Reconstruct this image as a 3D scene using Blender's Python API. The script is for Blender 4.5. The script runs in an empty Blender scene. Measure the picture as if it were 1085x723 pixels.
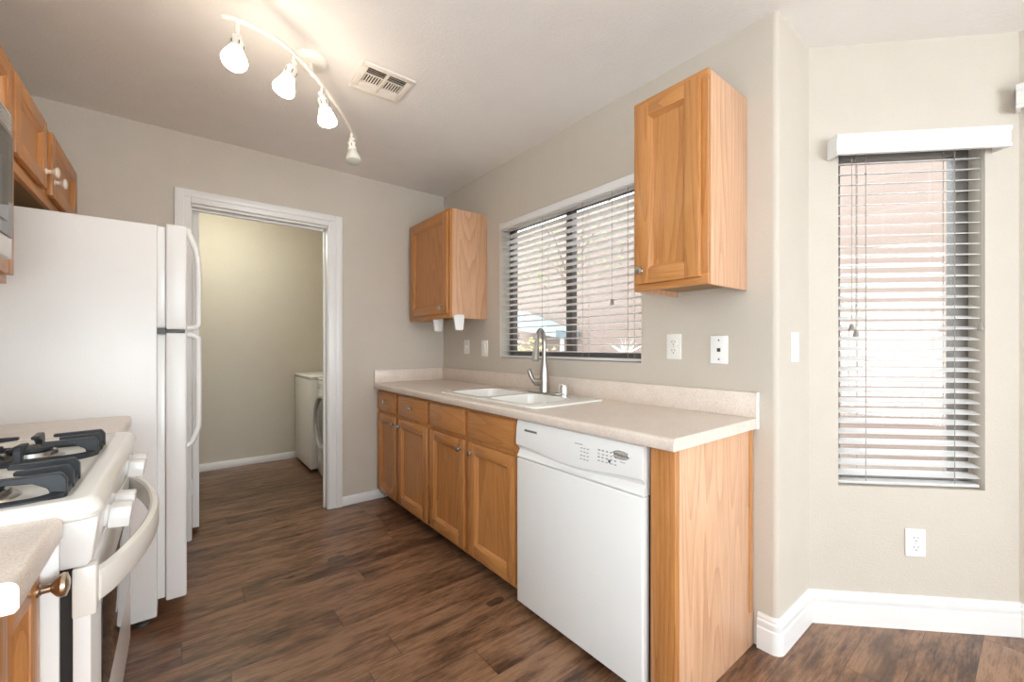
import bpy, bmesh, math, random
from mathutils import Vector, Matrix
random.seed(7)
PI = math.pi
S = bpy.context.scene
COL = S.collection

# ------------------------------------------------------------------ camera
cam_d = bpy.data.cameras.new('camera')
cam = bpy.data.objects.new('camera', cam_d)
COL.objects.link(cam)
cam.location = (0, 0, 1.18)
cam.rotation_euler = (PI / 2, 0, -math.radians(38.333))
cam_d.sensor_width = 36
cam_d.lens = 36 * 446.28 / 1085
cam_d.shift_y = 5.57 / 1085
cam_d.clip_start = 0.02
S.camera = cam

# ------------------------------------------------------------------ world, sun, daylight, exposure
S.view_settings.view_transform = 'Standard'
S.view_settings.look = 'None'
S.view_settings.gamma = 1
S.view_settings.use_curve_mapping = False
S.view_settings.exposure = 0.20
S.cycles.max_bounces = 10
S.cycles.diffuse_bounces = 6
S.cycles.caustics_reflective = False
S.cycles.caustics_refractive = False

world = bpy.data.worlds.new('sky')
S.world = world
world.use_nodes = True
wn = world.node_tree.nodes
bg = wn['Background']
bg.inputs[0].default_value = (0.86, 0.93, 1.0, 1)
bg.inputs[1].default_value = 5.5


def light(name, kind, loc, energy, color, size=None, size_y=None, look=None, spread=None):
    d = bpy.data.lights.new(name, kind)
    d.energy = energy
    d.color = color
    if kind == 'AREA':
        d.shape = 'RECTANGLE'
        d.size = size
        d.size_y = size_y
        if spread: d.spread = spread
    elif kind == 'POINT':
        d.shadow_soft_size = size
    o = bpy.data.objects.new(name, d)
    COL.objects.link(o)
    o.location = loc
    if look is not None:
        o.rotation_euler = (Vector(look) - Vector(loc)).to_track_quat('-Z', 'Y').to_euler()
    return o


sun = light('sun', 'SUN', (0, 0, 10), 1.8, (1.0, 0.95, 0.88), look=(6, -2.2, 1.2))
sun.data.angle = 0.01
# daylight through the sliding door beside the dining bay and through the big living room window
light('daylight_slider', 'AREA', (2.86, -1.0, 1.1), 9, (0.92, 0.965, 1.0), 1.75, 2.0, look=(-1, -1.0, 2.0))
light('daylight_rear_window', 'AREA', (0.9, -3.62, 1.35), 74, (0.97, 0.98, 1.0), 2.9, 2.1, look=(0.7, 0, 3.3))
light('added_left_fill', 'AREA', (-.90, -.10, 1.25), 12, (0.93, 0.97, 1.0), 1.35, 1.8, look=(2, .15, 2.4))  # added fill from an assumed window, brightens the right kitchen wall
# laundry ceiling lamp
light('laundry_lamp', 'POINT', (0.25, 4.15, 2.28), 17, (0.98, 0.98, 0.80), 0.12)

# ------------------------------------------------------------------ materials
def nt(name):
    m = bpy.data.materials.new(name)
    m.use_nodes = True
    t = m.node_tree
    return m, t, t.nodes['Principled BSDF']


def N(t, kind, **kw):
    n = t.nodes.new(kind)
    for k, v in kw.items():
        if k.startswith('i_'):
            key = k[2:]
            key = int(key) if key.isdigit() else key.replace('_', ' ')
            n.inputs[key].default_value = v
        else:
            setattr(n, k, v)
    return n


def math_n(t, op, a, b=None):
    n = t.nodes.new('ShaderNodeMath')
    n.operation = op
    for i, v in enumerate((a, b)):
        if v is None: continue
        if isinstance(v, (int, float)): n.inputs[i].default_value = v
        else: t.links.new(v, n.inputs[i])
    return n.outputs[0]


def ramp(t, fac, stops):
    n = t.nodes.new('ShaderNodeValToRGB')
    el = n.color_ramp.elements
    while len(el) > 1: el.remove(el[-1])
    el[0].position = stops[0][0]
    el[0].color = (*stops[0][1], 1)
    for p, c in stops[1:]:
        e = el.new(p)
        e.color = (*c, 1)
    t.links.new(fac, n.inputs[0])
    return n.outputs[0]


def plain(name, col, rough=0.5, metal=0.0, bump=None, coat=0.0, var=0.03, spec=0.5):
    """base colour with a faint procedural mottling; optional (scale, strength) bump"""
    m, t, b = nt(name)
    tc = N(t, 'ShaderNodeTexCoord')
    no = N(t, 'ShaderNodeTexNoise', i_Scale=7.0, i_Detail=4.0)
    t.links.new(tc.outputs['Object'], no.inputs['Vector'])
    c = ramp(t, no.outputs['Fac'], [(0.3, tuple(max(0, x * (1 - var)) for x in col)), (0.7, tuple(min(1, x * (1 + var)) for x in col))])
    t.links.new(c, b.inputs['Base Color'])
    b.inputs['Roughness'].default_value = rough
    b.inputs['Metallic'].default_value = metal
    b.inputs['Specular IOR Level'].default_value = spec
    if coat:
        b.inputs['Coat Weight'].default_value = coat
        b.inputs['Coat Roughness'].default_value = 0.08
    if bump:
        n2 = N(t, 'ShaderNodeTexNoise', i_Scale=bump[0], i_Detail=3.0)
        t.links.new(tc.outputs['Object'], n2.inputs['Vector'])
        bp = N(t, 'ShaderNodeBump', i_Strength=bump[1], i_Distance=0.004)
        t.links.new(n2.outputs['Fac'], bp.inputs['Height'])
        t.links.new(bp.outputs[0], b.inputs['Normal'])
    return m


def wood(name, axis, light_c, dark_c, rough=0.32, scale=1.0):
    """oak: long fibres along `axis` (0,1,2) with cathedral bands"""
    m, t, b = nt(name)
    tc = N(t, 'ShaderNodeTexCoord')
    oi = N(t, 'ShaderNodeObjectInfo')
    add = N(t, 'ShaderNodeVectorMath', operation='ADD')
    mul = N(t, 'ShaderNodeVectorMath', operation='SCALE')
    comb = N(t, 'ShaderNodeCombineXYZ')
    for i in range(3): t.links.new(math_n(t, 'MULTIPLY', oi.outputs['Random'], (3.1, 7.7, 5.3)[i]), comb.inputs[i])
    t.links.new(tc.outputs['Object'], add.inputs[0])
    t.links.new(comb.outputs[0], add.inputs[1])
    sc = [1.0, 1.0, 1.0]
    sc[axis] = 0.055
    mp = N(t, 'ShaderNodeMapping')
    mp.inputs['Scale'].default_value = [x * scale for x in sc]
    t.links.new(add.outputs[0], mp.inputs['Vector'])
    fine = N(t, 'ShaderNodeTexNoise', i_Scale=170.0, i_Detail=5.0, i_Roughness=0.65)
    t.links.new(mp.outputs[0], fine.inputs['Vector'])
    sc2 = [1.0, 1.0, 1.0]
    sc2[axis] = 0.085
    mp2 = N(t, 'ShaderNodeMapping')
    mp2.inputs['Scale'].default_value = [x * scale for x in sc2]
    t.links.new(add.outputs[0], mp2.inputs['Vector'])
    big = N(t, 'ShaderNodeTexNoise', i_Scale=8.5, i_Detail=1.0, i_Roughness=0.4)
    t.links.new(mp2.outputs[0], big.inputs['Vector'])
    rings = math_n(t, 'FRACT', math_n(t, 'MULTIPLY', big.outputs['Fac'], 13.0))
    rings = math_n(t, 'POWER', rings, 2.2)
    f = math_n(t, 'ADD', math_n(t, 'MULTIPLY', fine.outputs['Fac'], 0.62), math_n(t, 'MULTIPLY', rings, 0.22))
    f = math_n(t, 'ADD', f, math_n(t, 'MULTIPLY', math_n(t, 'SUBTRACT', oi.outputs['Random'], 0.5), 0.10))
    mid = tuple((a + c) / 2 for a, c in zip(light_c, dark_c))
    c = ramp(t, f, [(0.22, light_c), (0.48, mid), (0.74, dark_c)])
    t.links.new(c, b.inputs['Base Color'])
    b.inputs['Roughness'].default_value = rough
    bp = N(t, 'ShaderNodeBump', i_Strength=0.08, i_Distance=0.002)
    t.links.new(fine.outputs['Fac'], bp.inputs['Height'])
    t.links.new(bp.outputs[0], b.inputs['Normal'])
    return m


def floor_mat():
    m, t, b = nt('walnut_planks')
    tc = N(t, 'ShaderNodeTexCoord')
    sp = N(t, 'ShaderNodeSeparateXYZ')
    t.links.new(tc.outputs['Object'], sp.inputs[0])
    W, L = 0.152, 1.22
    row = math_n(t, 'FLOOR', math_n(t, 'DIVIDE', sp.outputs[1], W))
    wn_ = N(t, 'ShaderNodeTexWhiteNoise', noise_dimensions='1D')
    t.links.new(row, wn_.inputs['W'])
    xs = math_n(t, 'ADD', math_n(t, 'DIVIDE', sp.outputs[0], L), math_n(t, 'MULTIPLY', wn_.outputs['Value'], 5.0))
    col_ = math_n(t, 'FLOOR', xs)
    cid = N(t, 'ShaderNodeCombineXYZ')
    t.links.new(row, cid.inputs[0])
    t.links.new(col_, cid.inputs[1])
    wn2 = N(t, 'ShaderNodeTexWhiteNoise', noise_dimensions='3D')
    t.links.new(cid.outputs[0], wn2.inputs['Vector'])
    # grain coordinates shifted per plank
    off = N(t, 'ShaderNodeVectorMath', operation='SCALE')
    t.links.new(wn2.outputs['Color'], off.inputs[0])
    off.inputs['Scale'].default_value = 9.0
    add = N(t, 'ShaderNodeVectorMath', operation='ADD')
    t.links.new(tc.outputs['Object'], add.inputs[0])
    t.links.new(off.outputs[0], add.inputs[1])

    def streak(sx, sy, sc, det, ro=0.6):
        mp = N(t, 'ShaderNodeMapping')
        mp.inputs['Scale'].default_value = (sx, sy, 1)
        t.links.new(add.outputs[0], mp.inputs['Vector'])
        no = N(t, 'ShaderNodeTexNoise', i_Scale=sc, i_Detail=det, i_Roughness=ro)
        t.links.new(mp.outputs[0], no.inputs['Vector'])
        return no.outputs['Fac']
    g1 = streak(0.22, 1.0, 17, 7, 0.72)
    g2 = streak(0.09, 1.0, 110, 5, 0.75)
    g3 = streak(0.4, 1.0, 5, 3)
    f = math_n(t, 'ADD', math_n(t, 'MULTIPLY', g1, 0.62), math_n(t, 'MULTIPLY', g2, 0.34))
    f = math_n(t, 'ADD', f, math_n(t, 'MULTIPLY', g3, 0.22))
    f = math_n(t, 'ADD', f, math_n(t, 'MULTIPLY', math_n(t, 'SUBTRACT', wn2.outputs['Value'], 0.5), 0.10))
    c = ramp(t, f, [(0.48, (0.056, 0.027, 0.015)), (0.54, (0.130, 0.064, 0.035)), (0.60, (0.205, 0.106, 0.058)), (0.67, (0.295, 0.164, 0.094))])
    # long dark mineral streaks
    g4 = streak(0.13, 1.0, 10, 3)
    sm = N(t, 'ShaderNodeMapRange', interpolation_type='SMOOTHSTEP', i_1=0.60, i_2=0.70)
    t.links.new(math_n(t, 'ADD', g4, math_n(t, 'MULTIPLY', math_n(t, 'SUBTRACT', g2, 0.5), 0.25)), sm.inputs[0])
    mixs = N(t, 'ShaderNodeMix', data_type='RGBA')
    t.links.new(math_n(t, 'MULTIPLY', sm.outputs[0], 0.6), mixs.inputs['Factor'])
    t.links.new(c, mixs.inputs[6])
    mixs.inputs[7].default_value = (0.035, 0.018, 0.011, 1)
    c = mixs.outputs[2]
    # knots
    mpk = N(t, 'ShaderNodeMapping')
    mpk.inputs['Scale'].default_value = (2.2, 4.2, 1)
    t.links.new(add.outputs[0], mpk.inputs['Vector'])
    vo = N(t, 'ShaderNodeTexVoronoi', i_Scale=1.0)
    t.links.new(mpk.outputs[0], vo.inputs['Vector'])
    kn = math_n(t, 'LESS_THAN', math_n(t, 'ADD', vo.outputs['Distance'], math_n(t, 'MULTIPLY', g2, 0.10)), 0.16)
    mixk = N(t, 'ShaderNodeMix', data_type='RGBA')
    t.links.new(math_n(t, 'MULTIPLY', kn, 0.65), mixk.inputs['Factor'])
    t.links.new(c, mixk.inputs[6])
    mixk.inputs[7].default_value = (0.022, 0.013, 0.010, 1)
    # seams
    fy = math_n(t, 'FRACT', math_n(t, 'DIVIDE', sp.outputs[1], W))
    fx = math_n(t, 'FRACT', xs)
    seam = math_n(t, 'MAXIMUM', math_n(t, 'LESS_THAN', fy, 0.012), math_n(t, 'LESS_THAN', fx, 0.0022))
    mix = N(t, 'ShaderNodeMix', data_type='RGBA')
    t.links.new(math_n(t, 'MULTIPLY', seam, 0.7), mix.inputs['Factor'])
    t.links.new(mixk.outputs[2], mix.inputs[6])
    mix.inputs[7].default_value = (0.02, 0.012, 0.009, 1)
    t.links.new(mix.outputs[2], b.inputs['Base Color'])
    b.inputs['Roughness'].default_value = 0.34
    bp = N(t, 'ShaderNodeBump', i_Strength=0.18, i_Distance=0.002)
    t.links.new(math_n(t, 'SUBTRACT', f, seam), bp.inputs['Height'])
    t.links.new(bp.outputs[0], b.inputs['Normal'])
    return m


def laminate_mat():
    m, t, b = nt('beige_laminate')
    tc = N(t, 'ShaderNodeTexCoord')
    a = N(t, 'ShaderNodeTexNoise', i_Scale=330.0, i_Detail=3.0)
    t.links.new(tc.outputs['Object'], a.inputs['Vector'])
    a2 = N(t, 'ShaderNodeTexNoise', i_Scale=14.0, i_Detail=3.0)
    t.links.new(tc.outputs['Object'], a2.inputs['Vector'])
    f = math_n(t, 'ADD', math_n(t, 'MULTIPLY', a.outputs['Fac'], 0.8), math_n(t, 'MULTIPLY', a2.outputs['Fac'], 0.2))
    c = ramp(t, f, [(0.34, (0.62, 0.52, 0.45)), (0.52, (0.76, 0.665, 0.59)), (0.68, (0.84, 0.76, 0.69))])
    t.links.new(c, b.inputs['Base Color'])
    b.inputs['Roughness'].default_value = 0.28
    return m


def block_mat():
    m, t, b = nt('pink_block')
    tc = N(t, 'ShaderNodeTexCoord')
    mp = N(t, 'ShaderNodeMapping')
    mp.inputs['Rotation'].default_value = (PI / 2, 0, PI / 2)
    t.links.new(tc.outputs['Object'], mp.inputs['Vector'])
    br = N(t, 'ShaderNodeTexBrick', i_Scale=1.0, i_Mortar_Size=0.012)
    br.inputs['Brick Width'].default_value = 0.8
    br.inputs['Row Height'].default_value = 0.4
    br.inputs['Color1'].default_value = (0.265, 0.195, 0.165, 1)
    br.inputs['Color2'].default_value = (0.25, 0.184, 0.155, 1)
    br.inputs['Mortar'].default_value = (0.275, 0.208, 0.178, 1)
    sp = N(t, 'ShaderNodeSeparateXYZ')
    cb = N(t, 'ShaderNodeCombineXYZ')
    t.links.new(tc.outputs['Object'], sp.inputs[0])
    t.links.new(sp.outputs[1], cb.inputs[0])
    t.links.new(sp.outputs[2], cb.inputs[1])
    t.links.new(cb.outputs[0], br.inputs['Vector'])
    t.links.new(br.outputs[0], b.inputs['Base Color'])
    b.inputs['Roughness'].default_value = 0.9
    return m


def glass_mat():
    m = bpy.data.materials.new('window_glass')
    m.use_nodes = True
    t = m.node_tree
    t.nodes.remove(t.nodes['Principled BSDF'])
    out = t.nodes['Material Output']
    tr = N(t, 'ShaderNodeBsdfTransparent')
    tr.inputs[0].default_value = (0.96, 0.98, 0.97, 1)
    gl = N(t, 'ShaderNodeBsdfGlossy', i_Roughness=0.01)
    fr = N(t, 'ShaderNodeLayerWeight', i_Blend=0.5)
    mx = N(t, 'ShaderNodeMixShader')
    t.links.new(math_n(t, 'ADD', math_n(t, 'MULTIPLY', math_n(t, 'POWER', fr.outputs['Facing'], 4.0), 0.6), 0.04), mx.inputs[0])
    t.links.new(tr.outputs[0], mx.inputs[1])
    t.links.new(gl.outputs[0], mx.inputs[2])
    t.links.new(mx.outputs[0], out.inputs[0])
    return m


def slat_mat():
    m, t, b = nt('white_faux_wood')
    b.inputs['Base Color'].default_value = (0.87, 0.865, 0.86, 1)
    b.inputs['Roughness'].default_value = 0.4
    tl = N(t, 'ShaderNodeBsdfTranslucent')
    tl.inputs[0].default_value = (0.86, 0.84, 0.82, 1)
    mx = N(t, 'ShaderNodeMixShader')
    mx.inputs[0].default_value = 0.40
    t.links.new(b.outputs[0], mx.inputs[1])
    t.links.new(tl.outputs[0], mx.inputs[2])
    t.links.new(mx.outputs[0], t.nodes['Material Output'].inputs[0])
    return m


def emit_mat(name, col, strength):
    m, t, b = nt(name)
    b.inputs['Base Color'].default_value = (0.9, 0.88, 0.82, 1)
    b.inputs['Emission Color'].default_value = (*col, 1)
    b.inputs['Emission Strength'].default_value = strength
    b.inputs['Roughness'].default_value = 0.3
    return m


OAK_L, OAK_D = (0.56, 0.255, 0.082), (0.32, 0.113, 0.029)
VEN_L, VEN_D = (0.72, 0.44, 0.275), (0.43, 0.22, 0.115)
M = dict(
    wall=plain('wall_paint', (0.570, 0.517, 0.450), 0.62, bump=(120, 0.32), var=0.015),
    ceil=plain('ceiling_paint', (0.84, 0.81, 0.785), 0.8, bump=(75, 0.35), var=0.015),
    trim=plain('white_trim_paint', (0.79, 0.785, 0.78), 0.32, var=0.01),
    floor=floor_mat(),
    oak_v=wood('oak_upright', 2, OAK_L, OAK_D),
    oak_h=wood('oak_level', 1, OAK_L, OAK_D),
    oak_x=wood('oak_deep', 0, OAK_L, OAK_D),
    ven=wood('oak_veneer', 2, VEN_L, VEN_D, 0.3, 0.8),
    oak_in=plain('cabinet_underside', (0.34, 0.22, 0.11), 0.6),
    dark_gap=plain('dark_gap', (0.015, 0.013, 0.012), 0.8),
    lam=laminate_mat(),
    app=plain('white_appliance_enamel', (0.83, 0.83, 0.825), 0.22, var=0.005),
    fridge=plain('fridge_textured_enamel', (0.80, 0.80, 0.795), 0.26, bump=(260, 0.10), var=0.01),
    cream=plain('cream_enamel', (0.85, 0.835, 0.79), 0.2, var=0.01),
    gasket=plain('grey_gasket', (0.55, 0.55, 0.54), 0.6),
    greypl=plain('grey_plastic', (0.10, 0.105, 0.11), 0.5),
    silver=plain('silver_grey_plastic', (0.46, 0.465, 0.47), 0.35),
    sink=plain('white_sink_enamel', (0.86, 0.85, 0.82), 0.15, var=0.005),
    nickel=plain('brushed_nickel', (0.46, 0.45, 0.43), 0.3, 1.0),
    bronze_knob=plain('worn_nickel', (0.50, 0.40, 0.30), 0.3, 1.0),
    chrome=plain('chrome', (0.80, 0.80, 0.80), 0.1, 1.0),
    iron=plain('cast_iron', (0.022, 0.027, 0.034), 0.42),
    plate=plain('white_switch_plastic', (0.82, 0.80, 0.76), 0.35),
    plate_w=plain('bright_switch_plastic', (0.88, 0.88, 0.88), 0.3),
    socket=plain('dark_slot', (0.05, 0.04, 0.035), 0.6),
    bronze=plain('dark_bronze_aluminium', (0.095, 0.075, 0.068), 0.4),
    blind=slat_mat(),
    bronze_lit=plain('lit_bronze_aluminium', (0.20, 0.18, 0.165), 0.45),  # paler copy of the bronze; glare on the bay frame put into its colour
    cord=plain('blind_cord', (0.30, 0.27, 0.24), 0.8),
    tassel=plain('tassel', (0.30, 0.27, 0.24), 0.5),
    lampw=plain('lamp_white_metal', (0.80, 0.765, 0.70), 0.35),
    glow=emit_mat('lit_bulb', (1.0, 0.86, 0.68), 30.0),
    unlit=plain('unlit_bulb_glass', (0.62, 0.62, 0.58), 0.25, var=0.02),
    vent=plain('vent_cream_metal', (0.78, 0.72, 0.66), 0.45),
    ventdark=plain('duct_dark', (0.05, 0.035, 0.028), 0.9),
    black_glass=plain('black_oven_glass', (0.012, 0.012, 0.014), 0.05, spec=0.9),
    mw_glass=plain('microwave_dark_glass', (0.05, 0.055, 0.055), 0.12),
    mw_grey=plain('microwave_grey', (0.36, 0.36, 0.35), 0.4),
    white_knob=plain('white_ceramic', (0.85, 0.80, 0.71), 0.25),
    plastic=plain('translucent_white_plastic', (0.85, 0.84, 0.83), 0.35),
    glass=glass_mat(),
    block=block_mat(),
    ground=plain('pale_gravel', (0.20, 0.155, 0.130), 0.95, var=0.2),
    leaf=plain('leaves', (0.16, 0.19, 0.07), 0.6, var=0.3),
    leaf_y=plain('yellow_leaves', (0.55, 0.47, 0.17), 0.6, var=0.3),
    leaf_p=plain('pale_leaves', (0.74, 0.74, 0.70), 0.6, var=0.1),
    bark=plain('bark', (0.20, 0.14, 0.10), 0.9, var=0.2),
    blue=plain('pale_blue_paint', (0.28, 0.37, 0.41), 0.6),
    badge=plain('silver_badge', (0.58, 0.56, 0.53), 0.35, 0.3),
    ink=plain('grey_print', (0.34, 0.35, 0.37), 0.6),
    washer=plain('washer_white', (0.80, 0.80, 0.78), 0.18, var=0.005),
    washer_glass=plain('dryer_door_glass', (0.20, 0.21, 0.21), 0.08),
)


# ------------------------------------------------------------------ mesh builder
class MB:
    def __init__(s, mat=None):
        s.bm = bmesh.new()
        s.M = mat or Matrix.Identity(4)

    def _fin(s, verts, faces, mi):
        for v in verts: v.co = s.M @ v.co
        for f in faces: f.material_index = mi

    def box(s, x0, x1, y0, y1, z0, z1, bev=0.0, mi=0, seg=2, only=None):
        a = bmesh.new()
        bmesh.ops.create_cube(a, size=1)
        for v in a.verts:
            v.co = Vector(((x0 + x1) / 2 + v.co.x * (x1 - x0), (y0 + y1) / 2 + v.co.y * (y1 - y0), (z0 + z1) / 2 + v.co.z * (z1 - z0)))
        if bev > 0:
            ed = [e for e in a.edges if only is None or only(e)]
            bev = min(bev, abs(x1 - x0) * .49, abs(y1 - y0) * .49, abs(z1 - z0) * .49) if only is None else bev
            bmesh.ops.bevel(a, geom=ed, offset=bev, segments=seg, affect='EDGES', profile=0.5)
        return s.merge(a, mi)

    def merge(s, a, mi=0):
        mp = {}
        for v in a.verts: mp[v] = s.bm.verts.new(s.M @ v.co)
        for f in a.faces:
            try:
                n = s.bm.faces.new([mp[v] for v in f.verts])
                n.material_index = mi if mi is not None else f.material_index
            except ValueError:
                pass
        a.free()
        return s

    def prism(s, pts, axis, a0, a1, mi=0, bev=0):
        """2D outline extruded along axis; pts are the other two coordinates in xyz order"""
        a = bmesh.new()
        def mk(p, h):
            c = [0, 0, 0]
            o = [i for i in range(3) if i != axis]
            c[o[0]], c[o[1]] = p
            c[axis] = h
            return a.verts.new(c)
        A = [mk(p, a0) for p in pts]
        B = [mk(p, a1) for p in pts]
        a.faces.new(A)
        a.faces.new(B[::-1])
        n = len(pts)
        for i in range(n): a.faces.new((A[i], A[(i + 1) % n], B[(i + 1) % n], B[i]))
        bmesh.ops.recalc_face_normals(a, faces=a.faces)
        if bev: bmesh.ops.bevel(a, geom=a.edges[:], offset=bev, segments=2, affect='EDGES', profile=.5)
        return s.merge(a, mi)

    def lathe(s, prof, origin, direction, seg=24, mi=0):
        """profile of (radius, distance along direction)"""
        d = Vector(direction).normalized()
        q = d.to_track_quat('Z', 'Y').to_matrix()
        o = Vector(origin)
        rings = []
        for r, h in prof:
            if r < 1e-6:
                rings.append([s.bm.verts.new(s.M @ (o + d * h))])
            else:
                rings.append([s.bm.verts.new(s.M @ (o + q @ Vector((r * math.cos(2 * PI * k / seg), r * math.sin(2 * PI * k / seg), h)))) for k in range(seg)])
        for A, B in zip(rings, rings[1:]):
            for k in range(seg):
                k2 = (k + 1) % seg
                if len(A) == 1 and len(B) == 1: continue
                if len(A) == 1: f = (A[0], B[k], B[k2])
                elif len(B) == 1: f = (A[k], A[k2], B[0])
                else: f = (A[k], A[k2], B[k2], B[k])
                s.bm.faces.new(f).material_index = mi
        for R_ in (rings[0], rings[-1]):
            if len(R_) > 2: s.bm.faces.new(R_).material_index = mi
        return s

    def tube(s, pts, r, seg=10, mi=0, sy=1.0, caps=True):
        """swept round (or flattened by sy) section; r may be a list"""
        P = [Vector(p) for p in pts]
        n = len(P)
        rs = r if isinstance(r, (list, tuple)) else [r] * n
        rings = []
        up = None
        for i in range(n):
            t = (P[min(i + 1, n - 1)] - P[max(i - 1, 0)]).normalized()
            if up is None:
                up = Vector((0, 0, 1)) if abs(t.z) < 0.9 else Vector((1, 0, 0))
            side = t.cross(up)
            if side.length < 1e-5: side = t.cross(Vector((0, 1, 0)))
            side.normalize()
            up = side.cross(t).normalized()
            rings.append([s.bm.verts.new(s.M @ (P[i] + side * rs[i] * math.cos(2 * PI * k / seg) + up * rs[i] * sy * math.sin(2 * PI * k / seg))) for k in range(seg)])
        for A, B in zip(rings, rings[1:]):
            for k in range(seg):
                s.bm.faces.new((A[k], A[(k + 1) % seg], B[(k + 1) % seg], B[k])).material_index = mi
        if caps:
            for R_ in (rings[0], rings[-1]): s.bm.faces.new(R_).material_index = mi
        return s

    def build(s, name, mats, parent=None, local=False, ang=32):
        bmesh.ops.recalc_face_normals(s.bm, faces=s.bm.faces)
        if parent is not None and not local:
            s.bm.transform(world_of(parent).inverted())
        me = bpy.data.meshes.new(name)
        s.bm.to_mesh(me)
        s.bm.free()
        if not isinstance(mats, (list, tuple)): mats = [mats]
        for m in mats: me.materials.append(m)
        for p in me.polygons: p.use_smooth = True
        me.set_sharp_from_angle(angle=math.radians(ang))
        o = bpy.data.objects.new(name, me)
        COL.objects.link(o)
        if parent is not None: o.parent = parent
        return o


def world_of(o):
    m = Matrix.LocRotScale(o.location, o.rotation_euler.to_matrix(), None)
    return world_of(o.parent) @ m if o.parent else m


def thing(name, label, cat, loc=(0, 0, 0), rz=0.0, group=None):
    o = bpy.data.objects.new(name, None)
    COL.objects.link(o)
    o.empty_display_size = 0.1
    o.location = loc
    o.rotation_euler = (0, 0, rz)
    tag(o, label, cat, group)
    return o


def tag(o, label, cat, group=None, kind=None):
    o['label'] = label
    o['category'] = cat
    if group: o['group'] = group
    if kind: o['kind'] = kind
    return o


def struct(o, label=None):
    o['kind'] = 'structure'
    if label: o['label'] = label
    return o


def spline(pts, n=8):
    P = [Vector(p) for p in pts]
    out = []
    for i in range(len(P) - 1):
        p0, p1, p2, p3 = P[max(i - 1, 0)], P[i], P[i + 1], P[min(i + 2, len(P) - 1)]
        for k in range(n):
            t = k / n
            out.append(0.5 * ((2 * p1) + (p2 - p0) * t + (2 * p0 - 5 * p1 + 4 * p2 - p3) * t * t + (3 * p1 - p0 - 3 * p2 + p3) * t ** 3))
    out.append(P[-1])
    return out


def rrect(cx, cy, w, h, r, n=5):
    pts = []
    for sx, sy, a0 in ((1, 1, 0), (-1, 1, 90), (-1, -1, 180), (1, -1, 270)):
        for k in range(n + 1):
            a = math.radians(a0 + 90 * k / n)
            pts.append((cx + sx * (w / 2 - r) + r * math.cos(a), cy + sy * (h / 2 - r) + r * math.sin(a)))
    return pts


def boolean_cut(o, cutters):
    for c in cutters:
        md = o.modifiers.new('cut', 'BOOLEAN')
        md.operation = 'DIFFERENCE'
        md.solver = 'EXACT'
        md.object = c
    dg = bpy.context.evaluated_depsgraph_get()
    dg.update()
    me = bpy.data.meshes.new_from_object(o.evaluated_get(dg))
    o.modifiers.clear()
    o.data = me
    for p in me.polygons: p.use_smooth = True
    me.set_sharp_from_angle(angle=math.radians(32))
    for c in cutters: bpy.data.objects.remove(c)


# room measures
XR, XL, YB, H = 1.79, -0.76, 3.215, 2.465
YJ = 0.63                 # face of the jog wall
BX, BY = 2.125, 0.63      # start of the angled bay wall
XS = 2.69                 # dining side wall
YR = -3.5                 # rear wall


def wall_holed(name, mat4, L, Hh, T, hole, mats=M['wall']):
    """wall in a local frame: x along, y outward (0..T), z up; hole = x0,x1,z0,z1"""
    b = MB(mat4)
    x0, x1, z0, z1 = hole
    b.box(0, x0, 0, T, 0, Hh)
    b.box(x1, L, 0, T, 0, Hh)
    if z0 > 0: b.box(x0, x1, 0, T, 0, z0)
    b.box(x0, x1, 0, T, z1, Hh)
    bmesh.ops.remove_doubles(b.bm, verts=b.bm.verts, dist=1e-5)
    return struct(b.build(name, mats))


# ------------------------------------------------------------------ setting
PLAN = [(XL - .12, YR - .15), (XS + .16, YR - .15), (XS + .16, .16), (2.24, .78), (1.95, .78), (1.95, 5.05), (XL - .12, 5.05)]
b = MB(); b.prism(PLAN, 2, -0.06, 0)
struct(b.build('floor', M['floor']))
b = MB(); b.prism(PLAN, 2, H, H + .1)
struct(b.build('ceiling', M['ceil']))

MR = Matrix.Translation((XR, YB + .12, 0)) @ Matrix.Rotation(-PI / 2, 4, 'Z')    # right wall: x' = -Y, y' = +X
WY1, WY0, WZ0, WZ1 = 2.403, 1.235, 1.098, 2.052
wall_holed('wall_right', MR, YB + .12 - (YJ + .12), H, 0.15, (YB + .12 - WY1, YB + .12 - WY0, WZ0, WZ1))
# jog wall with a bullnose corner
rc = 0.022
pts = [(XR, YJ + .12)] + [(XR + rc - rc * math.cos(a), YJ + rc - rc * math.sin(a)) for a in [k * PI / 16 for k in range(9)]]
pts += [(BX + .01, YJ), (BX + .01, YJ + .12)]
b = MB(); b.prism(pts, 2, 0, H)
struct(b.build('wall_jog', M['wall'], ang=50))
MBAY = Matrix.Translation((BX, BY, 0)) @ Matrix.Rotation(-PI / 4, 4, 'Z')
BL = (XS - BX) * math.sqrt(2)
BW0, BW1, BZ0, BZ1 = 0.118, 0.676, 0.585, 2.054
wall_holed('wall_bay', MBAY, BL, H, 0.14, (BW0, BW1, BZ0, BZ1))
# dining side wall with a sliding door opening
MS = Matrix.Translation((XS, BY - (XS - BX), 0)) @ Matrix.Rotation(-PI / 2, 4, 'Z')
SL = BY - (XS - BX) - YR
wall_holed('wall_side', MS, SL, H, 0.14, (0.17, 1.97, 0, 2.08))
# rear wall with the living room window
MREAR = Matrix.Translation((XS, YR, 0)) @ Matrix.Rotation(PI, 4, 'Z')
wall_holed('wall_rear', MREAR, XS - XL, H, 0.1, (0.3, 3.3, 0.25, 2.4))
MLF = Matrix.Translation((XL, YR, 0)) @ Matrix.Rotation(PI / 2, 4, 'Z')
wall_holed('wall_left', MLF, 4.95 - YR, H, 0.1, (2.68, 4.12, .3, 2.2))  # opening added only to let the left fill in
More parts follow.
